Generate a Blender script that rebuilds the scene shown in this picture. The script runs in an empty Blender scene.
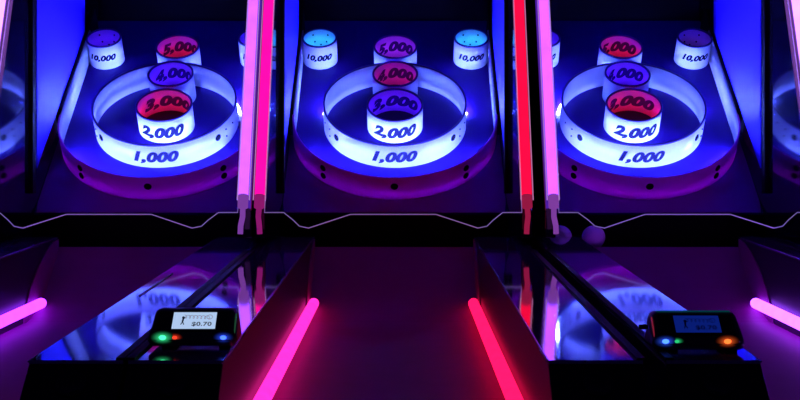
import bpy, bmesh, math, random
from mathutils import Vector, Matrix

random.seed(7)
sc = bpy.context.scene
COL = sc.collection
EYE = 1.15                      # eye height of the photographer above the floor

# ---------------------------------------------------------------- camera, world, exposure
cam_d = bpy.data.cameras.new('camera')
cam_d.sensor_width = 36.0
cam_d.lens = 1311.0 * 36.0 / 800.0
cam_d.shift_x = -2.4 / 800.0
cam_d.clip_start = 0.05
cam = bpy.data.objects.new('camera', cam_d)
cam.location = (0.025, 0.0, EYE)
cam.rotation_euler = (math.pi / 2, 0, 0)
COL.objects.link(cam)
sc.camera = cam

world = bpy.data.worlds.new('dark_arcade')
sc.world = world
world.use_nodes = True
bg = world.node_tree.nodes['Background']
bg.inputs['Color'].default_value = (0.18, 0.05, 1.0, 1)
bg.inputs['Strength'].default_value = 0.012

vs = sc.view_settings
vs.view_transform = 'Standard'
vs.look = 'None'
vs.exposure = 0.0
vs.gamma = 1.0
vs.use_curve_mapping = False

# ---------------------------------------------------------------- materials
def _nodes(name):
    m = bpy.data.materials.new(name)
    m.use_nodes = True
    nt = m.node_tree
    return m, nt, nt.nodes['Principled BSDF']

def mat(name, col, rough=0.5, metal=0.0, spec=0.5, noise=0.0, nscale=40.0, bump=0.0, bscale=80.0,
        stretch=(1, 1, 1), emit=None, estr=0.0, coat=0.0):
    m, nt, b = _nodes(name)
    b.inputs['Base Color'].default_value = (*col, 1)
    b.inputs['Roughness'].default_value = rough
    b.inputs['Metallic'].default_value = metal
    b.inputs['Specular IOR Level'].default_value = spec
    b.inputs['Coat Weight'].default_value = coat
    if emit:
        b.inputs['Emission Color'].default_value = (*emit, 1)
        b.inputs['Emission Strength'].default_value = estr
    if noise or bump:
        tc = nt.nodes.new('ShaderNodeTexCoord')
        mp = nt.nodes.new('ShaderNodeMapping')
        mp.inputs['Scale'].default_value = stretch
        nt.links.new(tc.outputs['Object'], mp.inputs['Vector'])
    if noise:
        n = nt.nodes.new('ShaderNodeTexNoise')
        n.inputs['Scale'].default_value = nscale
        n.inputs['Detail'].default_value = 4
        nt.links.new(mp.outputs['Vector'], n.inputs['Vector'])
        r = nt.nodes.new('ShaderNodeMapRange')
        r.inputs['To Min'].default_value = 1 - noise
        r.inputs['To Max'].default_value = 1 + noise
        nt.links.new(n.outputs['Fac'], r.inputs['Value'])
        mx = nt.nodes.new('ShaderNodeVectorMath')
        mx.operation = 'SCALE'
        mx.inputs[0].default_value = col
        nt.links.new(r.outputs['Result'], mx.inputs['Scale'])
        nt.links.new(mx.outputs['Vector'], b.inputs['Base Color'])
    if bump:
        n2 = nt.nodes.new('ShaderNodeTexNoise')
        n2.inputs['Scale'].default_value = bscale
        nt.links.new(mp.outputs['Vector'], n2.inputs['Vector'])
        bp = nt.nodes.new('ShaderNodeBump')
        bp.inputs['Strength'].default_value = bump
        bp.inputs['Distance'].default_value = 0.002
        nt.links.new(n2.outputs['Fac'], bp.inputs['Height'])
        nt.links.new(bp.outputs['Normal'], b.inputs['Normal'])
    return m

def glow(name, col, strength, edge=1.0):
    """A lit tube; its brightness varies a little at random."""
    m = bpy.data.materials.new(name)
    m.use_nodes = True
    nt = m.node_tree
    nt.nodes.clear()
    out = nt.nodes.new('ShaderNodeOutputMaterial')
    e = nt.nodes.new('ShaderNodeEmission')
    e.inputs['Color'].default_value = (*col, 1)
    e.inputs['Strength'].default_value = strength
    tc = nt.nodes.new('ShaderNodeTexCoord')
    n = nt.nodes.new('ShaderNodeTexNoise')
    n.inputs['Scale'].default_value = 25
    r = nt.nodes.new('ShaderNodeMapRange')
    r.inputs['To Min'].default_value = strength * 0.85
    r.inputs['To Max'].default_value = strength * 1.15
    nt.links.new(tc.outputs['Object'], n.inputs['Vector'])
    nt.links.new(n.outputs['Fac'], r.inputs['Value'])
    nt.links.new(r.outputs['Result'], e.inputs['Strength'])
    nt.links.new(e.outputs[0], out.inputs[0])
    return m

def acrylic(name):
    m = bpy.data.materials.new(name)
    m.use_nodes = True
    nt = m.node_tree
    nt.nodes.clear()
    out = nt.nodes.new('ShaderNodeOutputMaterial')
    t = nt.nodes.new('ShaderNodeBsdfTransparent')
    t.inputs['Color'].default_value = (0.98, 0.98, 0.985, 1)
    g = nt.nodes.new('ShaderNodeBsdfGlossy')
    g.inputs['Roughness'].default_value = 0.03
    mx = nt.nodes.new('ShaderNodeMixShader')
    mx.inputs['Fac'].default_value = 0.005
    nt.links.new(t.outputs[0], mx.inputs[1])
    nt.links.new(g.outputs[0], mx.inputs[2])
    nt.links.new(mx.outputs[0], out.inputs[0])
    return m

def translucent(name, col, tcol, fac):
    m = mat(name, col, 0.45, noise=0.04, nscale=18)
    nt = m.node_tree
    tr = nt.nodes.new('ShaderNodeBsdfTranslucent'); tr.inputs['Color'].default_value = (*tcol, 1)
    mx = nt.nodes.new('ShaderNodeMixShader'); mx.inputs['Fac'].default_value = fac
    nt.links.new(nt.nodes['Principled BSDF'].outputs[0], mx.inputs[1])
    nt.links.new(tr.outputs[0], mx.inputs[2])
    nt.links.new(mx.outputs[0], nt.nodes['Material Output'].inputs['Surface'])
    return m

M = {}
M['white'] = mat('white_ring_plastic', (0.86, 0.86, 0.88), 0.45, noise=0.04, nscale=18)
M['glowring'] = translucent('translucent_ring_plastic', (0.86, 0.86, 0.88), (0.9, 0.9, 0.92), 0.5)
M['wallskin'] = translucent('translucent_wall_plastic', (0.86, 0.86, 0.88), (0.85, 0.85, 0.85), 0.6)
M['rail'] = mat('dark_rail_laminate', (0.025, 0.008, 0.025), 0.4, spec=0.2, noise=0.2, nscale=20)
M['print_in'] = mat('purple_black_print', (0.05, 0.03, 0.12), 0.7, spec=0.1)
M['rod'] = mat('dark_metal_rod', (0.08, 0.08, 0.1), 0.25, metal=0.8, noise=0.1)
M['print'] = mat('navy_print', (0.006, 0.004, 0.02), 0.7, spec=0.1)
M['rim'] = mat('dark_rim_trim', (0.05, 0.02, 0.14), 0.4)
M['band'] = translucent('purple_gutter_band', (0.90, 0.10, 0.85), (1.0, 0.04, 0.50), 0.33)
M['bolt'] = mat('black_bolt', (0.003, 0.003, 0.006), 0.6, spec=0.08)
M['board'] = mat('navy_target_board', (0.030, 0.004, 0.15), 0.55, spec=0.12, noise=0.15, nscale=9, bump=0.15, bscale=120)
M['black'] = mat('black_laminate', (0.003, 0.0025, 0.0035), 0.7, spec=0.08, noise=0.2, nscale=20)
M['gloss'] = mat('black_gloss_side', (0.006, 0.004, 0.014), 0.07, spec=1.0, noise=0.2, nscale=6)
M['top'] = mat('polished_dark_deck', (0.18, 0.03, 0.32), 0.05, spec=0.5, noise=0.3, nscale=30,
               bump=0.035, bscale=30, stretch=(6, 0.6, 1))
M['top'].node_tree.nodes['Principled BSDF'].inputs['IOR'].default_value = 2.7
_b = M['top'].node_tree.nodes['Principled BSDF']
_b.inputs['Coat Weight'].default_value = 1.0
_b.inputs['Coat IOR'].default_value = 2.2
_b.inputs['Coat Roughness'].default_value = 0.05
M['board_front_lit'] = mat('neon_lit_board_violet', (0.30, 0.012, 0.42), 0.5, spec=0.2, noise=0.1, nscale=10)  # lighter board colour with the neon light put into it
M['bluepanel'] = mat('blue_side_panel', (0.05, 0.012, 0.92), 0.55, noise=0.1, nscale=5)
M['lane'] = mat('lane_surface', (0.26, 0.010, 0.16), 0.55, spec=0.12, noise=0.12, nscale=14, bump=0.1, bscale=90)
M['rubber'] = mat('black_edge_moulding', (0.004, 0.0035, 0.005), 0.6, spec=0.12)
M['metal'] = mat('brushed_edge_metal', (0.55, 0.5, 0.65), 0.25, metal=1.0, noise=0.1, nscale=50)
M['acrylic'] = acrylic('clear_acrylic')
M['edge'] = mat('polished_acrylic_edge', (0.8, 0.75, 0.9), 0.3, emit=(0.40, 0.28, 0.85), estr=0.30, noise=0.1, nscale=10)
M['clear_end'] = mat('frosted_tube_end', (0.6, 0.35, 0.7), 0.3, noise=0.1, nscale=40)
M['cuphole'] = mat('cup_hole_black', (0.006, 0.005, 0.012), 0.7)
M['ball'] = mat('lavender_ball', (0.92, 0.60, 0.98), 0.4, noise=0.06, nscale=30)
M['floor'] = mat('dark_carpet', (0.02, 0.015, 0.03), 0.9, noise=0.5, nscale=60, bump=0.4, bscale=300)
M['wall'] = mat('black_wall_paint', (0.006, 0.005, 0.008), 0.8, noise=0.3, nscale=8)
M['led_blue'] = glow('blue_led_strip', (0.085, 0.13, 1.0), 850)
M['led_ring'] = glow('ring_led_strip', (0.10, 0.16, 1.0), 720)
M['uv'] = glow('blacklight_tube', (0.05, 0.015, 1.0), 12)
M['case'] = mat('reader_case', (0.05, 0.06, 0.07), 0.35, noise=0.2, nscale=30)
M['bezel'] = mat('reader_bezel', (0.006, 0.006, 0.008), 0.12, noise=0.2, nscale=30)
M['ink'] = mat('screen_ink', (0.02, 0.03, 0.12), 0.6)
M['ink_red'] = mat('screen_red_ink', (0.55, 0.10, 0.25), 0.6)

# ---------------------------------------------------------------- mesh helpers
def new_obj(name, bm, material, parent=None, smooth=False):
    me = bpy.data.meshes.new(name)
    bmesh.ops.recalc_face_normals(bm, faces=bm.faces[:])
    bm.to_mesh(me)
    bm.free()
    me.materials.append(M[material] if isinstance(material, str) else material)
    if smooth:
        for p in me.polygons:
            p.use_smooth = True
    o = bpy.data.objects.new(name, me)
    COL.objects.link(o)
    if parent is not None:
        o.parent = parent
    return o

def tag(o, label, cat, group=None):
    o['label'] = label
    o['category'] = cat
    if group:
        o['group'] = group

def struct(o):
    o['kind'] = 'structure'
    return o

def box(bm, x0, x1, y0, y1, z0, z1, bevel=0.0, seg=2):
    r = bmesh.ops.create_cube(bm, size=1.0)
    vs_ = r['verts']
    for v in vs_:
        v.co = Vector(((x0 + x1) / 2 + v.co.x * (x1 - x0), (y0 + y1) / 2 + v.co.y * (y1 - y0), (z0 + z1) / 2 + v.co.z * (z1 - z0)))
    if bevel:
        es = list({e for v in vs_ for e in v.link_edges})
        bmesh.ops.bevel(bm, geom=es, offset=bevel, segments=seg, affect='EDGES', profile=0.5)

def prism_x(bm, pts, x0, x1, bevel=0.0):
    """A YZ outline given width along X."""
    a = [bm.verts.new((x0, y, z)) for y, z in pts]
    b = [bm.verts.new((x1, y, z)) for y, z in pts]
    bm.faces.new(a)
    bm.faces.new(b[::-1])
    n = len(pts)
    for i in range(n):
        j = (i + 1) % n
        bm.faces.new((a[i], b[i], b[j], a[j]))
    if bevel:
        bmesh.ops.bevel(bm, geom=bm.edges[:], offset=bevel, segments=2, affect='EDGES', profile=0.5)

def tube(bm, pts, r, seg=12, cap=True, round_ends=False):
    pts = [Vector(p) for p in pts]
    rad = [r] * len(pts)
    if round_ends:
        d0 = (pts[1] - pts[0]).normalized()
        d1 = (pts[-1] - pts[-2]).normalized()
        head, tail = [], []
        for k in range(4):
            a = k / 4 * math.pi / 2
            head.append((pts[0] - d0 * r * math.cos(a), r * max(0.05, math.sin(a))))
            tail.append((pts[-1] + d1 * r * math.sin(math.pi / 2 - a), r * max(0.05, math.sin(a))))
        P = [h[0] for h in head] + pts + [t[0] for t in tail[::-1]]
        rad = [h[1] for h in head] + rad + [t[1] for t in tail[::-1]]
        pts = P
    rings = []
    n = len(pts)
    up = None
    for i, p in enumerate(pts):
        d = (pts[min(i + 1, n - 1)] - pts[max(i - 1, 0)]).normalized()
        if up is None:
            up = Vector((0, 0, 1)) if abs(d.z) < 0.9 else Vector((1, 0, 0))
        s = d.cross(up).normalized()
        u = s.cross(d).normalized()
        up = u
        rings.append([bm.verts.new(p + (s * math.cos(2 * math.pi * k / seg) + u * math.sin(2 * math.pi * k / seg)) * rad[i]) for k in range(seg)])
    for i in range(n - 1):
        for k in range(seg):
            k2 = (k + 1) % seg
            bm.faces.new((rings[i][k], rings[i][k2], rings[i + 1][k2], rings[i + 1][k]))
    if cap:
        bm.faces.new(rings[0][::-1])
        bm.faces.new(rings[-1])

def rows(bm, pr, closed_u=False, closed_v=True):
    """pr: list of rings of points -> quads."""
    V = [[bm.verts.new(p) for p in r] for r in pr]
    nu, nv = len(V), len(V[0])
    for i in range(nu if closed_u else nu - 1):
        for k in range(nv if closed_v else nv - 1):
            a, b = V[i], V[(i + 1) % nu]
            k2 = (k + 1) % nv
            bm.faces.new((a[k], a[k2], b[k2], b[k]))
    return V

_text_cache = {}
def text_mesh(s, shear=0.28, bold=0.035):
    """Flat triangles of a word: list of (verts2d, faces), width normalised to its cap height = 1."""
    key = (s, shear, bold)
    if key in _text_cache:
        return _text_cache[key]
    c = bpy.data.curves.new('word', 'FONT')
    c.body = s
    c.shear = shear
    c.offset = bold
    c.resolution_u = 5
    c.space_character = 1.06
    o = bpy.data.objects.new('word', c)
    COL.objects.link(o)
    dg = bpy.context.evaluated_depsgraph_get()
    me = o.evaluated_get(dg).to_mesh()
    vs_ = [(v.co.x, v.co.y) for v in me.vertices]
    fs = [tuple(p.vertices) for p in me.polygons]
    o.evaluated_get(dg).to_mesh_clear()
    bpy.data.objects.remove(o)
    bpy.data.curves.remove(c)
    x0 = min(v[0] for v in vs_); x1 = max(v[0] for v in vs_)
    top = max(v[1] for v in vs_)
    vs_ = [((v[0] - (x0 + x1) / 2) / (x1 - x0), v[1] / top if v[1] > 0 else v[1] * 0.85 / top) for v in vs_]   # x in -.5...5, y 0..1
    _text_cache[key] = (vs_, fs)
    return vs_, fs

def text_on(bm, s, fn, bold=0.035, shear=0.28):
    """fn maps (x in -.5...5, y in 0..1) to a point in space."""
    vs_, fs = text_mesh(s, shear, bold)
    V = [bm.verts.new(fn(x, y)) for x, y in vs_]
    for f in fs:
        try:
            bm.faces.new([V[i] for i in f])
        except ValueError:
            pass

# ---------------------------------------------------------------- the room
YB = 3.2                                     # where a machine's base point lies along the lanes
bm = bmesh.new(); box(bm, -4, 4, -1.5, 5.8, -0.1, 0.0)
struct(new_obj('floor', bm, 'floor'))
bm = bmesh.new(); box(bm, -4, 4, 5.6, 5.7, 0.0, 3.0)
struct(new_obj('wall_back', bm, 'wall'))

# ---------------------------------------------------------------- one machine
ALPHA = math.radians(39.6)
CA, SA = math.cos(ALPHA), math.sin(ALPHA)
def L(x, y, z):
    """Machine-local point from (across, distance from the eye plane, height from eye level)."""
    return Vector((x, y - YB, z + EYE))
def Bd(x, s, t):
    """Point on the tilted target board: across, up the slope, out of the board."""
    return L(x, 4.4574 + CA * s - SA * t, 0.2579 + SA * s + CA * t)

def ring_mesh(R, h, cs, cx=0.0, thick=0.004, seg=64):
    bm = bmesh.new()
    pr = []
    for k in range(seg):
        a = 2 * math.pi * k / seg
        c, s = math.cos(a), math.sin(a)
        pr.append([Bd(cx + c * R, cs + s * R, 0.0005), Bd(cx + c * R, cs + s * R, h),
                   Bd(cx + c * (R - thick), cs + s * (R - thick), h), Bd(cx + c * (R - thick), cs + s * (R - thick), 0.0005)])
    rows(bm, pr, closed_u=True)
    return bm

def rim_mesh(R, h, cs, cx=0.0, thick=0.004, seg=64):
    bm = bmesh.new()
    pr = []
    Rm = R - thick / 2
    w = thick / 2 + 0.0012
    for k in range(seg):
        a = 2 * math.pi * k / seg
        c, s = math.cos(a), math.sin(a)
        pr.append([Bd(cx + c * (Rm + w), cs + s * (Rm + w), h - 0.002), Bd(cx + c * (Rm + w), cs + s * (Rm + w), h + 0.002),
                   Bd(cx + c * (Rm - w), cs + s * (Rm - w), h + 0.002), Bd(cx + c * (Rm - w), cs + s * (Rm - w), h - 0.002)])
    rows(bm, pr, closed_u=True)
    return bm

def disc_on(bm, fn, r, depth=0.003, seg=14):
    """A small domed bolt head; fn(u, v, w) maps tangent plane offsets to space."""
    pr = []
    for rr, w in ((1.0, 0.0), (0.95, depth * 0.6), (0.7, depth), (0.25, depth * 1.1)):
        pr.append([fn(r * rr * math.cos(2 * math.pi * k / seg), r * rr * math.sin(2 * math.pi * k / seg), w) for k in range(seg)])
    V = rows(bm, pr)
    bm.faces.new(V[-1])

def print_outside(parent, s, R, cs, cx, width, t0, th, bold=0.065):
    bm = bmesh.new()
    def fn(x, y):
        a = -math.pi / 2 + x * width / R
        return Bd(cx + math.cos(a) * (R + 0.0016), cs + math.sin(a) * (R + 0.0016), t0 + y * th)
    text_on(bm, s, fn, bold)
    return new_obj('number_print', bm, 'print', parent)

def print_inside(parent, s, R, cs, cx, width, t0, th, bold=0.065):
    bm = bmesh.new()
    def fn(x, y):
        a = math.pi / 2 - x * width / R
        return Bd(cx + math.cos(a) * (R - 0.0062), cs + math.sin(a) * (R - 0.0062), t0 + y * th)
    text_on(bm, s, fn, bold)
    return new_obj('number_print', bm, 'print_in', parent)

def score_cup(root, R, h, cs, cx, colour, power, inside=None, outside=None, dots=False):
    c = new_obj('score_cup', ring_mesh(R, h, cs, cx, seg=40), 'white', root, True)
    new_obj('rim_trim', rim_mesh(R, h, cs, cx, seg=40), 'rim', c, True)
    bm = bmesh.new()
    bm.faces.new([bm.verts.new(Bd(cx + math.cos(2 * math.pi * k / 32) * (R - 0.0045), cs + math.sin(2 * math.pi * k / 32) * (R - 0.0045), 0.003)) for k in range(32)])
    new_obj('cup_hole_disc', bm, 'cuphole', c)  # black disc stands in for the dark of the open hole
    if inside:
        print_inside(c, inside, R, cs, cx, 2.15 * R, h - 0.062, 0.040)
    if outside:
        s, w, t0, th = outside
        print_outside(c, s, R, cs, cx, w, t0, th)
    if dots:
        for a_deg, t in ((62, 0.075), (118, 0.075), (68, 0.045), (112, 0.045), (90, 0.03)):
            a = math.radians(a_deg)
            bm = bmesh.new()
            disc_on(bm, lambda u, v, w: Bd(cx + math.cos(a + u / R) * (R - 0.0045 - w), cs + math.sin(a + u / R) * (R - 0.0045 - w), t + v), 0.0035, seg=8)
            new_obj('screw', bm, 'bolt', c)
    ld = bpy.data.lights.new('cup_lamp', 'POINT')
    ld.color = colour
    ld.energy = power
    ld.shadow_soft_size = 0.012
    lo = bpy.data.objects.new('cup_lamp', ld)
    lo.location = Bd(cx, cs - R * 0.55, h * 0.42)
    lo.parent = c
    COL.objects.link(lo)
    return c

U_R, U_C, U_H, U_END = 0.336, -0.064, 0.085, 0.46
def u_path(r, n=40, a0=0.0):
    """Plan of the gutter wall: down one side, round the front, up the other side."""
    pts = []
    for k in range(8):
        pts.append((-r, U_END + (U_C - U_END) * k / 8))
    for k in range(n + 1):
        a = math.pi + math.pi * k / n
        pts.append((r * math.cos(a), U_C + r * math.sin(a)))
    for k in range(1, 9):
        pts.append((r, U_C + (U_END - U_C) * k / 8))
    return pts

def arc_strip(bm, r, c, a0, a1, rad=0.0035, t=0.006):
    n = max(6, int(abs(a1 - a0) / 5))
    pts = []
    for k in range(n + 1):
        a = math.radians(a0 + (a1 - a0) * k / n)
        pts.append(Bd(r * math.cos(a), c + r * math.sin(a), t))
    tube(bm, pts, rad, 8)

DECK_SLOPE = 0.063
def deck(y):
    """Height of the rail tops, rising gently toward the cabinet."""
    return -0.2382 + DECK_SLOPE * (y - 1.952)
DECK_Y = [1.95, 2.6, 3.3, 3.96]
def deck_line(dz, y0=None, y1=None):
    ys = [y for y in DECK_Y if (y0 is None or y > y0) and (y1 is None or y < y1)]
    ys = ([y0] if y0 is not None else []) + ys + ([y1] if y1 is not None else [])
    return [(y, deck(y) + dz) for y in ys]

def machine(mx, label, cfg):
    root = bpy.data.objects.new('skee_ball_machine', None)
    COL.objects.link(root)
    root.location = (mx, YB, 0)
    tag(root, label, 'arcade game', 'row of alley roller machines')
    N = lambda name, bm, m, p=root, smooth=False: new_obj(name, bm, m, p, smooth)

    # --- big cabinet shell
    for s in (-1, 1):
        bm = bmesh.new()
        prism_x(bm, [(y - YB, z + EYE) for y, z in ((3.62, -0.105), (3.615, -0.03), (3.875, 0.584), (4.00, 0.90), (4.00, 1.06), (5.02, 1.06), (5.02, -EYE), (3.975, -EYE), (3.975, -0.105))],
                min(s * 0.353, s * 0.383), max(s * 0.353, s * 0.383), 0.003)
        w = N('side_wall', bm, 'gloss')
        bm = bmesh.new()
        # lit inner lining panel standing on the board's edge ledge
        pts = [(4.12, 0.10), (4.12, 0.98), (4.74, 0.98), (4.74, 0.60)]
        prism_x(bm, [(y - YB, z + EYE) for y, z in pts], min(s * 0.349, s * 0.3527), max(s * 0.349, s * 0.3527))
        N('lining_panel', bm, 'bluepanel', w)
        bm = bmesh.new()
        box(bm, min(s * 0.340, s * 0.3525), max(s * 0.340, s * 0.3525), 4.04 - YB, 4.075 - YB, 0.02 + EYE, 0.98 + EYE, 0.002)
        N('corner_post', bm, 'rubber', w)
    bm = bmesh.new(); box(bm, -0.353, 0.353, 4.98 - YB, 5.02 - YB, 0.0, 1.06 + EYE, 0.003)
    N('back_panel', bm, 'black')
    bm = bmesh.new(); box(bm, -0.353, 0.353, 4.02 - YB, 4.98 - YB, 1.02 + EYE, 1.06 + EYE, 0.003)
    cano = N('canopy', bm, 'black')
    bm = bmesh.new(); tube(bm, [L(-0.30, 4.16, 0.985), L(0.30, 4.16, 0.985)], 0.013, 12)
    N('blacklight_tube', bm, 'uv', cano, True)
    for s in (-1, 1):
        bm = bmesh.new(); box(bm, s * 0.32 - 0.02, s * 0.32 + 0.02, 4.14 - YB, 4.18 - YB, 0.965 + EYE, 1.021 + EYE, 0.003)
        N('lamp_holder', bm, 'metal', cano)

    # --- target board
    bm = bmesh.new()
    pr = []
    for t in (0.0, -0.02):
        pr.append([Bd(-0.352, -0.468, t), Bd(0.352, -0.468, t), Bd(0.352, 0.66, t), Bd(-0.352, 0.66, t)])
    V = rows(bm, pr)
    bm.faces.new(V[0]); bm.faces.new(V[1][::-1])
    board = N('target_board', bm, 'board')
    bm = bmesh.new()
    prism_x(bm, [(y - YB, z + EYE) for y, z in ((4.086, -0.047), (4.100, -0.047), (4.100, -0.16), (4.086, -0.16))], -0.352, 0.352, 0.002)
    N('front_lip', bm, 'black', board)
    for s in (-1, 1):       # black ledge outside the straight gutter walls
        bm = bmesh.new()
        xa, xb = sorted((s * 0.3405, s * 0.3488))
        pr = [[Bd(xa, q, 0.001), Bd(xb, q, 0.001), Bd(xb, q, 0.09), Bd(xa, q, 0.09)] for q in (-0.03, 0.60)]
        V = rows(bm, pr); bm.faces.new(V[0]); bm.faces.new(V[1][::-1])
        N('edge_ledge', bm, 'rubber', board)

    # board front outside the gutter wall, overlaid lighter to carry the neon light
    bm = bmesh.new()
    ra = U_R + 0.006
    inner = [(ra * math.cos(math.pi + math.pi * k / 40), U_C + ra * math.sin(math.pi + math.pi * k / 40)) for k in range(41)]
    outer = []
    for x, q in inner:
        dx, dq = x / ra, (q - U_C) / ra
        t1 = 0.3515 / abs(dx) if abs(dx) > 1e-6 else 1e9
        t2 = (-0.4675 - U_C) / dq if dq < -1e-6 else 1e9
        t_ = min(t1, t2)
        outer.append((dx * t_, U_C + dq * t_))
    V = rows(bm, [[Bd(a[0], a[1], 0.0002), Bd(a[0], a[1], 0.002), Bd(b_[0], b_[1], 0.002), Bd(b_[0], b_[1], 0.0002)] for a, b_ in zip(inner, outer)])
    N('board_front_lit', bm, 'board_front_lit', board)

    # --- gutter wall (U)
    bm = bmesh.new()
    po, pi_ = u_path(U_R + 0.002), u_path(U_R - 0.002)
    pr = [[Bd(a[0], a[1], 0.0005), Bd(a[0], a[1], U_H), Bd(b[0], b[1], U_H), Bd(b[0], b[1], 0.0005)] for a, b in zip(po, pi_)]
    V = rows(bm, pr); bm.faces.new(V[0]); bm.faces.new(V[-1][::-1])
    gw = N('gutter_wall', bm, 'wallskin', root, True)
    # purple outer skin round the front
    bm = bmesh.new()
    pr = []
    for k in range(41):
        a = math.pi + math.pi * k / 40
        q = []
        for r, t in ((U_R + 0.0025, 0.0006), (U_R + 0.0045, 0.0006), (U_R + 0.0045, U_H + 0.0015), (U_R - 0.0015, U_H + 0.0015), (U_R - 0.0015, U_H + 0.0003), (U_R + 0.0025, U_H + 0.0003)):
            q.append(Bd(r * math.cos(a), U_C + r * math.sin(a), t))
        pr.append(q)
    V = rows(bm, pr); bm.faces.new(V[0]); bm.faces.new(V[-1][::-1])
    N('outer_band', bm, 'band', gw, True)
    for a_deg, t, r in ((-90, 0.055, 0.0125), (-132, 0.060, 0.0115), (-132, 0.029, 0.0115), (-48, 0.060, 0.0115), (-48, 0.029, 0.0115)):
        a = math.radians(a_deg)
        bm = bmesh.new()
        Ro = U_R + 0.0046
        disc_on(bm, lambda u, v, w: Bd((Ro + w) * math.cos(a + u / Ro), U_C + (Ro + w) * math.sin(a + u / Ro), t + v), r, 0.004)
        N('bolt', bm, 'bolt', gw)
    # LED strip along the foot of the wall, inside the gutter
    bm = bmesh.new()
    arc_strip(bm, U_R - 0.008, U_C, -160, -20, t=0.020)
    N('led_strip', bm, cfg['led'], gw, True)

    # --- 1,000 ring
    R1, h1 = 0.2408, 0.09
    ring = N('score_ring', ring_mesh(R1, h1, 0, seg=96), 'glowring', root, True)
    N('rim_trim', rim_mesh(R1, h1, 0, seg=96), 'rim', ring, True)
    for r, a0, a1 in ((R1 - 0.010, -150, -30), (R1 + 0.008, 12, 66), (R1 + 0.008, 114, 168)):
        bm = bmesh.new()
        arc_strip(bm, r, 0, a0, a1)
        N('led_strip', bm, 'led_ring', ring, True)
    print_outside(ring, '1,000', R1, 0, 0, 0.150, 0.026, 0.040, 0.058)
    for s in (-1, 1):
        for a_off, t, r in ((53, 0.052, 0.0125), (63, 0.060, 0.003), (63, 0.032, 0.003), (74, 0.055, 0.003)):
            a = math.radians(-90 + s * a_off)
            bm = bmesh.new()
            disc_on(bm, lambda u, v, w: Bd((R1 + w) * math.cos(a + u / R1), (R1 + w) * math.sin(a + u / R1), t + v), r, 0.003, 12)
            N('bolt', bm, 'bolt', ring)

    # --- cups
    A, Bc, Cc, T1, T2 = cfg['cups']
    score_cup(root, 0.0937, 0.09, -0.0144, 0, A[0], A[1], '3,000', ('2,000', 0.158, 0.024, 0.041))
    score_cup(root, 0.0778, 0.098, 0.1585, 0, Bc[0], Bc[1], '4,000')
    score_cup(root, 0.0765, 0.096, 0.333, 0, Cc[0], Cc[1], '5,000')
    score_cup(root, 0.062, 0.095, 0.392, -0.272, T1[0], T1[1], None, ('10,000', 0.098, 0.038, 0.023), True)
    score_cup(root, 0.062, 0.095, 0.392, 0.272, T2[0], T2[1], None, ('10,000', 0.098, 0.038, 0.023), True)

    # --- clear shield leaning over the board
    def Sh(x, z, off=0.0):
        return L(x, 3.567 + (z + 0.034) * 0.428 + off, z)
    half = [(0.350, 0.0), (0.350, -0.034), (0.298, -0.034), (0.272, -0.054), (0.254, -0.071), (0.229, -0.076), (0.116, -0.039)]
    bot = [(-x, z) for x, z in half] + [(x, z) for x, z in half[::-1]]
    outline = bot + [(0.350, 0.88), (-0.350, 0.88)]
    bm = bmesh.new()
    f = [bm.verts.new(Sh(x, z)) for x, z in outline]
    b = [bm.verts.new(Sh(x, z, 0.004)) for x, z in outline]
    bm.faces.new(f); bm.faces.new(b[::-1])
    for i in range(len(f)):
        j = (i + 1) % len(f)
        bm.faces.new((f[i], f[j], b[j], b[i]))
    sh = N('shield', bm, 'acrylic')
    bm = bmesh.new()
    tube(bm, [Sh(-0.350, 0.86), Sh(-0.350, 0.3)] + [Sh(x, z) for x, z in bot] + [Sh(0.350, 0.3), Sh(0.350, 0.86)], 0.0015, 6)
    N('shield_edge', bm, 'edge', sh)

    # --- upright light tubes on the cabinet's front edges
    for s, key in ((-1, 'up_l'), (1, 'up_r')):
        def T(z, dx=0.0, dy=0.0):
            return L(s * (cfg[key + '_x'] + dx), 3.567 + (z + 0.03) * 0.428 - 0.008 + dy, z)
        bm = bmesh.new(); tube(bm, [T(0.012), T(0.30), T(0.60), T(0.88)], 0.0138, 16)
        up = N('light_tube', bm, cfg[key], root, True)
        bm = bmesh.new(); tube(bm, [T(-0.020), T(0.0118)], 0.0142, 16)
        N('end_cap', bm, cfg[key + '_end'], up, True)
        bm = bmesh.new(); tube(bm, [T(-0.020), T(-0.045, 0.001), T(-0.070, -0.003), T(-0.092, -0.004, 0.01)], 0.0075, 10)
        N('cable_stub', bm, cfg[key + '_end'], up, True)
        for dx in (0.0168, -0.0160):
            bm = bmesh.new(); tube(bm, [T(0.0, dx), T(0.30, dx), T(0.88, dx)], 0.0017, 6)
            N('lens_edge', bm, cfg[key + '_edge'], up)

    # --- lane and its two low walls
    for s in (-1, 1):
        xa, xb = sorted((s * 0.242, s * 0.384))
        bm = bmesh.new()
        prism_x(bm, [(y - YB, z + EYE) for y, z in deck_line(-0.006, 1.952, 3.958) + [(3.958, -EYE), (1.90, -EYE), (1.90, deck(1.952) - 0.054)]], xa, xb, 0.002)
        sd = N('side_rail', bm, 'rail')
        bm = bmesh.new()
        prism_x(bm, [(y - YB, z + EYE) for y, z in deck_line(0) + deck_line(-0.0055)[::-1]], xa + 0.001, xb - 0.001)
        dp = N('deck_plate', bm, 'top', sd)
        # bright edge on the lane side, black moulding on the outer side
        bm = bmesh.new(); tube(bm, [L(s * 0.2425, y, z) for y, z in deck_line(-0.002)], 0.0018, 6)
        N('deck_edge', bm, 'metal', sd)
        bm = bmesh.new()
        xc, xd = sorted((s * 0.3730, s * 0.3855))
        prism_x(bm, [(y - YB, z + EYE) for y, z in deck_line(0.004, 1.948, 3.55) + deck_line(0.0003, 1.948, 3.55)[::-1]], xc, xd)
        N('edge_moulding', bm, 'rubber', sd)
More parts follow.
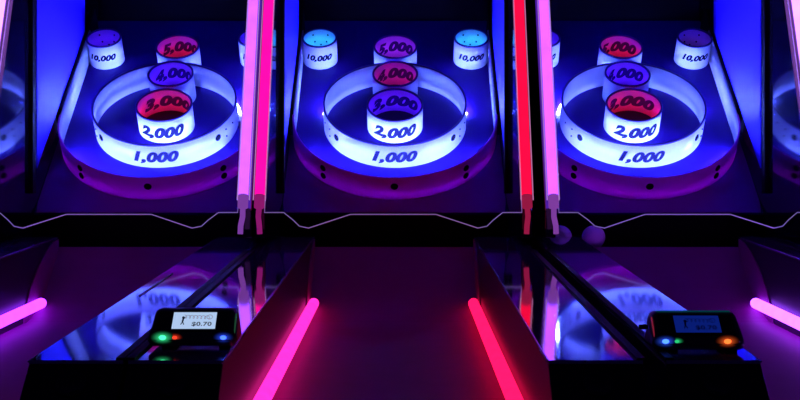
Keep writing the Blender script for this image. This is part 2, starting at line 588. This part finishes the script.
        if s == 1 and cfg.get('slot'):
            bm = bmesh.new()
            prism_x(bm, [(y - YB, z + EYE) for y, z in deck_line(0.0022, 2.65, 3.03) + deck_line(0.0002, 2.65, 3.03)[::-1]], 0.2660, 0.2690)
            N('slot_strip', bm, 'rod', sd)
        # round speaker ring in the sloping front
        bm = bmesh.new()
        def fr(u, v, w):
            y0, z0 = 1.923, deck(1.952) - 0.033
            return L(s * 0.313 + u, y0 + v * 0.735 - w * 0.68, z0 + v * 0.68 + w * 0.735)
        pr = []
        for rr, w in ((0.0235, 0.0002), (0.0230, 0.003), (0.0185, 0.003), (0.0170, 0.0012)):
            pr.append([fr(rr * math.cos(2 * math.pi * k / 28), rr * math.sin(2 * math.pi * k / 28), w) for k in range(28)])
        V = rows(bm, pr); bm.faces.new(V[-1])
        N('speaker_ring', bm, 'bezel', sd, True)
    # lane bed with the ball hop at its far end
    prof = []
    for k in range(8):
        y = 1.90 + (3.62 - 1.90) * k / 7
        prof.append((y, lane_z(y)))
    for k in range(1, 11):
        q = k / 10
        y = 3.62 + 0.34 * q
        prof.append((y, lane_z(3.62) + (-0.142 - lane_z(3.62)) * (0.25 * q + 0.75 * q * q)))
    outl = prof + [(3.96, -0.60), (1.90, -0.60)]
    bm = bmesh.new()
    prism_x(bm, [(y - YB, z + EYE) for y, z in outl], -0.2415, 0.2415)
    lane = N('lane', bm, 'lane')
    for s in (-1, 1):
        bm = bmesh.new()
        xa, xb = sorted((s * 0.2385, s * 0.2418))
        prism_x(bm, [(y - YB, z + EYE) for y, z in ((3.958, -0.118), (3.90, -0.126), (3.83, -0.148), (3.74, -0.190), (3.66, -0.245), (3.61, -0.30), (3.585, -0.36), (3.958, -0.36))], xa, xb)
        N('hop_cheek', bm, 'lane', lane)
    bm = bmesh.new(); box(bm, -0.352, 0.352, 3.961 - YB, 4.085 - YB, -0.17 + EYE, -0.150 + EYE, 0.002)
    N('ball_shelf', bm, 'black')
    bm = bmesh.new(); box(bm, -0.2415, 0.2415, 1.90 - YB, 1.93 - YB, 0.0, -0.601 + EYE, 0.002)
    N('front_panel', bm, 'black')
    for s, key in ((-1, 'ln_l'), (1, 'ln_r')):
        def Tz(y):
            return -0.359 + 0.0484 * (y - 2.355)
        bm = bmesh.new()
        tube(bm, [L(s * 0.2265, 1.93, Tz(1.93)), L(s * 0.2265, 2.6, Tz(2.6)), L(s * 0.2265, 3.2, Tz(3.2)), L(s * 0.2265, 3.72, Tz(3.72))], 0.0150, 16, round_ends=True)
        lt = N('lane_light_tube', bm, cfg[key], root, True)
        for y in (2.05, 2.55, 3.05, 3.55):
            bm = bmesh.new()
            box(bm, min(s * 0.2262, s * 0.2418), max(s * 0.2262, s * 0.2418), y - 0.006 - YB, y + 0.006 - YB, Tz(y) - 0.017 + EYE, Tz(y) - 0.0125 + EYE)
            N('tube_clip', bm, 'clear_end', lt)
    return root

def lane_z(y):
    return -0.359 + 0.0484 * (y - 2.355) - 0.040

TUBE = {
    'pinkwhite': glow('neon_pale_pink', (0.50, 0.16, 1.0), 3.6),
    'lavender': glow('neon_lavender_pink', (0.20, 0.036, 1.0), 4.6),
    'magenta': glow('neon_magenta', (1.0, 0.003, 0.33), 1.4),
    'red': glow('neon_red', (1.0, 0.003, 0.05), 1.3),
    'orchid': glow('neon_orchid', (0.21, 0.032, 1.0), 4.8),
    'lane_magenta': glow('lane_neon_magenta', (1.0, 0.018, 0.34), 2.3),
    'lane_red': glow('lane_neon_red_pink', (1.0, 0.006, 0.085), 2.1),
    'lane_violet': glow('lane_neon_violet', (0.27, 0.022, 1.0), 6.5),
    'lane_pink': glow('lane_neon_pale', (0.29, 0.05, 1.0), 7.5),
}
RED, BLU, PUR, MAG, CYA, DIM = (1.0, 0.006, 0.055), (0.06, 0.005, 1.0), (0.30, 0.015, 0.95), (0.75, 0.006, 0.36), (0.02, 0.30, 1.0), (0.10, 0.02, 0.6)
ENDS = {'pinkwhite': (0.55, 0.20, 0.60), 'lavender': (0.42, 0.10, 0.75), 'magenta': (0.55, 0.02, 0.32), 'red': (0.65, 0.02, 0.12), 'orchid': (0.45, 0.10, 0.75)}
EDGES = {k: glow('lens_edge_lilac', (0.30, 0.12, 0.75), 0.6) if k == 'pinkwhite' else glow('lens_edge_' + k, (0.4 + 0.6 * c[0], 0.25 + 0.6 * c[1], 0.55 + 0.5 * c[2]), 0.62) for k, c in ENDS.items()}
ENDS = {k: glow('tube_end_' + k, c, 0.45) for k, c in ENDS.items()}
CFG = [
    dict(slot=True, led='led_blue', cups=((RED, .30), (BLU, .42), (RED, .15), (BLU, .12), (BLU, .12)),
         up_l=TUBE['pinkwhite'], up_l_x=0.372, up_l_end=ENDS['pinkwhite'], up_l_edge=EDGES['pinkwhite'], up_r=TUBE['lavender'], up_r_x=0.3645, up_r_end=ENDS['lavender'], up_r_edge=EDGES['lavender'], ln_l=TUBE['lane_violet'], ln_r=TUBE['lane_magenta']),
    dict(led='led_blue', cups=((BLU, .55), (MAG, .16), (PUR, .25), (CYA, .30), (CYA, .30)),
         up_l=TUBE['magenta'], up_l_x=0.3645, up_l_end=ENDS['magenta'], up_l_edge=EDGES['magenta'], up_r=TUBE['red'], up_r_x=0.3645, up_r_end=ENDS['red'], up_r_edge=EDGES['red'], ln_l=TUBE['lane_magenta'], ln_r=TUBE['lane_red']),
    dict(led='led_blue', cups=((RED, .30), (BLU, .42), (RED, .15), (BLU, .12), (DIM, .04)),
         up_l=TUBE['orchid'], up_l_x=0.3645, up_l_end=ENDS['orchid'], up_l_edge=EDGES['orchid'], up_r=TUBE['pinkwhite'], up_r_x=0.372, up_r_end=ENDS['pinkwhite'], up_r_edge=EDGES['pinkwhite'], ln_l=TUBE['lane_violet'], ln_r=TUBE['lane_pink']),
]
MX = (-0.7735, 0.0, 0.801)
LBL = ('alley roller game with violet lane tube and lavender neon beside magenta neon',
       'alley roller game with cyan corner cups, magenta and red neon tubes on its sides',
       'alley roller game with stray balls behind its lane and orchid neon beside red neon')
machines = [machine(MX[i], LBL[i], CFG[i]) for i in range(3)]

# ---------------------------------------------------------------- card readers on the decks
def halo_mat(col):
    """Added glow for the bloom round a status lamp: brightest over its diode, fading toward the rim."""
    m = mat('lamp_halo_glow', (0.01, 0.01, 0.012), 0.3)
    nt = m.node_tree
    tc = nt.nodes.new('ShaderNodeTexCoord')
    sub = nt.nodes.new('ShaderNodeVectorMath'); sub.operation = 'SUBTRACT'
    sub.inputs[1].default_value = (0.5, 0.5, 0.5)
    mul = nt.nodes.new('ShaderNodeVectorMath'); mul.operation = 'MULTIPLY'
    mul.inputs[1].default_value = (2.0, 0.0, 2.0)
    ln_ = nt.nodes.new('ShaderNodeVectorMath'); ln_.operation = 'LENGTH'
    r = nt.nodes.new('ShaderNodeMapRange')
    r.inputs['From Min'].default_value = 0.2; r.inputs['From Max'].default_value = 1.0
    r.inputs['To Min'].default_value = 0.85; r.inputs['To Max'].default_value = 0.0
    pw = nt.nodes.new('ShaderNodeMath'); pw.operation = 'POWER'; pw.inputs[1].default_value = 2.2
    b = nt.nodes['Principled BSDF']
    nt.links.new(tc.outputs['Generated'], sub.inputs[0])
    nt.links.new(sub.outputs[0], mul.inputs[0])
    nt.links.new(mul.outputs[0], ln_.inputs[0])
    nt.links.new(ln_.outputs['Value'], r.inputs['Value'])
    nt.links.new(r.outputs[0], pw.inputs[0])
    nt.links.new(pw.outputs[0], b.inputs['Emission Strength'])
    b.inputs['Emission Color'].default_value = (*col, 1)
    return m

def reader(cx, cy, label, screen_mat, leds, halo, ink, ink2, sx):
    root = bpy.data.objects.new('card_reader', None)
    COL.objects.link(root)
    z0 = deck(cy) + EYE + 0.0048
    root.location = (cx, cy, z0)
    root.rotation_euler = (math.atan(DECK_SLOPE), 0, 0)
    root.scale = (sx, 1, 1)
    tag(root, label, 'card reader', 'card readers on the decks')
    # body: rounded wedge, sloping face toward the player
    W, H = 0.062, 0.0535
    prof = [(-0.030, 0.001), (-0.034, 0.010), (-0.030, 0.022), (0.004, H - 0.004), (0.012, H), (0.034, H - 0.002), (0.040, H - 0.010), (0.042, 0.001)]
    bm = bmesh.new()
    prism_x(bm, prof, -W, W)
    es = [e for e in bm.edges if abs(e.verts[0].co.x - e.verts[1].co.x) < 1e-6]
    bmesh.ops.bevel(bm, geom=es, offset=0.010, segments=4, affect='EDGES', profile=0.5)
    for v in bm.verts:
        v.co.x *= 1.03 - 0.10 * v.co.z / H
    new_obj('case', bm, 'case', root, True)
    for u in (-0.035, 0.045):
        bm = bmesh.new(); box(bm, u - 0.008, u + 0.008, -0.024, 0.036, -0.0047, 0.0012)
        new_obj('foot', bm, 'rubber', root)
    # sloping face frame: from (-0.030,.022) to (0.004,H-.004)
    a = Vector((0, -0.030, 0.022)); bb = Vector((0, 0.004, H - 0.004))
    d = (bb - a); ln = d.length; d.normalize()
    n = Vector((0, -d.z, d.y))
    def F(u, v, w=0.0):
        p = a + d * v + n * w
        return Vector((u, p.y, p.z))
    def plate(name, u0, u1, v0, v1, w0, w1, m, parent):
        bm = bmesh.new()
        pr = [[F(u0, v0, w), F(u1, v0, w), F(u1, v1, w), F(u0, v1, w)] for w in (w0, w1)]
        V = rows(bm, pr); bm.faces.new(V[0]); bm.faces.new(V[1][::-1])
        return new_obj(name, bm, m, parent)
    bz = plate('bezel', -0.050, 0.050, 0.001, ln - 0.001, 0.0002, 0.0016, 'bezel', root)
    scn = plate('screen', -0.0295, 0.0315, 0.006, ln - 0.0035, 0.0016, 0.0024, screen_mat, root)
    vh = ln - 0.0095
    bm = bmesh.new()
    text_on(bm, '$0.70', lambda x, y: F(0.012 + x * 0.028, 0.006 + vh * 0.16 + y * vh * 0.24, 0.0027), 0.02, 0.0)
    new_obj('price_text', bm, ink, scn)
    # red looping script line and a little standing figure
    bm = bmesh.new()
    pts = []
    for k in range(60):
        q = k / 59
        pts.append(F(-0.014 + q * 0.036 + 0.0022 * math.sin(q * 42), 0.006 + vh * (0.72 + 0.10 * math.cos(q * 42) - 0.05 * q), 0.0027))
    tube(bm, pts, 0.0003, 5)
    k0 = F(0.024, 0.006 + vh * 0.66, 0.0027)
    tube(bm, [F(0.022 + 0.004 * math.cos(t), 0.006 + vh * (0.70 + 0.13 * math.sin(t)), 0.0027) for t in [i * math.pi / 8 for i in range(17)]], 0.0003, 5)
    new_obj('script_mark', bm, ink2, scn)
    bm = bmesh.new()
    for p, q, r in (((-0.015, 0.70), (-0.015, 0.62), 0.0020), ((-0.015, 0.62), (-0.0155, 0.42), 0.0014), ((-0.0155, 0.42), (-0.0175, 0.24), 0.0008), ((-0.0155, 0.42), (-0.0130, 0.24), 0.0008), ((-0.0155, 0.58), (-0.0120, 0.66), 0.0007)):
        tube(bm, [F(p[0], 0.006 + vh * p[1], 0.0022), F(q[0], 0.006 + vh * q[1], 0.0022)], r, 6)
    new_obj('figure_mark', bm, ink, scn)
    # status lamps under the screen
    for (u, col, st, r) in leds:
        bm = bmesh.new()
        bmesh.ops.create_uvsphere(bm, u_segments=12, v_segments=8, radius=r)
        for v in bm.verts:
            v.co = Vector((v.co.x * 1.0 + u, v.co.y * 0.45 - 0.0340, v.co.z * 0.75 + 0.0145))
        bd = bmesh.new()
        bmesh.ops.create_uvsphere(bd, u_segments=14, v_segments=8, radius=r)
        for v in bd.verts:
            v.co = Vector((v.co.x * 3.6 + u, v.co.y * 0.35 - 0.0325, v.co.z * 2.2 + 0.0145))
        new_obj('lamp_halo', bd, halo_mat(col), root, True)  # emissive blob added for the bloom around the lamp
        new_obj('status_lamp', bm, glow('status_light', col, st), root, True)
    # translucent light ring round the case top
    for (x0, x1, col, st) in halo:
        bm = bmesh.new()
        pts = [Vector((x0 + (x1 - x0) * k / 6, 0.012, H + 0.0005)) for k in range(7)] if x0 != x1 else \
              [Vector((x0, -0.026, 0.020)), Vector((x0, -0.010, 0.035)), Vector((x0, 0.002, 0.046))]
        tube(bm, pts, 0.0012, 6)
        new_obj('light_pipe', bm, glow('light_pipe_glow', col, st), root, True)
    bm = bmesh.new()
    tube(bm, [Vector((-0.062, 0.01, 0.030)), Vector((-0.074, 0.01, 0.030))], 0.004, 10)
    if cx > 0:
        new_obj('side_knob', bm, 'rubber', root, True)
    else:
        bm.free()
    return root

SCR_W = mat('lit_white_screen', (0.1, 0.1, 0.1), 0.3, emit=(0.50, 0.68, 1.0), estr=0.85)
SCR_B = mat('lit_blue_screen', (0.02, 0.03, 0.1), 0.3, emit=(0.01, 0.05, 0.75), estr=0.22, noise=0.3, nscale=60)
M['ink_blue'] = mat('screen_dark_blue_ink', (0.01, 0.02, 0.25), 0.6)
reader(-0.302, 2.07, 'card reader with white price screen and green, red and blue lamps', SCR_W,
       [(-0.041, (0.05, 1.0, 0.35), 2.2, 0.0052), (-0.024, (1.0, 0.05, 0.02), 1.4, 0.0034), (0.044, (0.03, 0.08, 1.0), 4.0, 0.0045)],
       [(0.0585, 0.0585, (0.1, 0.5, 0.25), 0.10)], 'ink', 'ink_red', 1.11)
reader(0.801 - 0.323, 2.035, 'card reader with dim blue screen and blue, green and orange lamps', SCR_B,
       [(-0.045, (0.03, 0.10, 1.0), 5.0, 0.0048), (-0.030, (0.03, 0.8, 0.25), 0.8, 0.0030), (0.038, (1.0, 0.12, 0.02), 2.6, 0.0050)],
       [(-0.05, 0.05, (0.0, 0.35, 0.45), 0.12), (-0.0585, -0.0585, (0.9, 0.05, 0.15), 0.18)], 'ink_blue', 'ink_blue', 1.14)

# ---------------------------------------------------------------- stray balls on the shelf behind the lane
def ball(x, y, label):
    bm = bmesh.new()
    bmesh.ops.create_uvsphere(bm, u_segments=32, v_segments=20, radius=0.036)
    # shallow mould seam round the middle
    for v in bm.verts:
        if abs(v.co.z) < 0.003:
            v.co *= 0.988
    o = new_obj('skee_ball', bm, 'ball', None, True)
    o.location = (x, y, -0.150 + 0.0361 + EYE)
    o.rotation_euler = (0.5, 0.3, 0)
    tag(o, label, 'ball', 'stray balls')
ball(0.611, 4.02, 'lavender ball at the lane corner under the clear shield')
ball(0.510, 4.03, 'lavender ball mostly hidden behind the deck, by the neon foot')
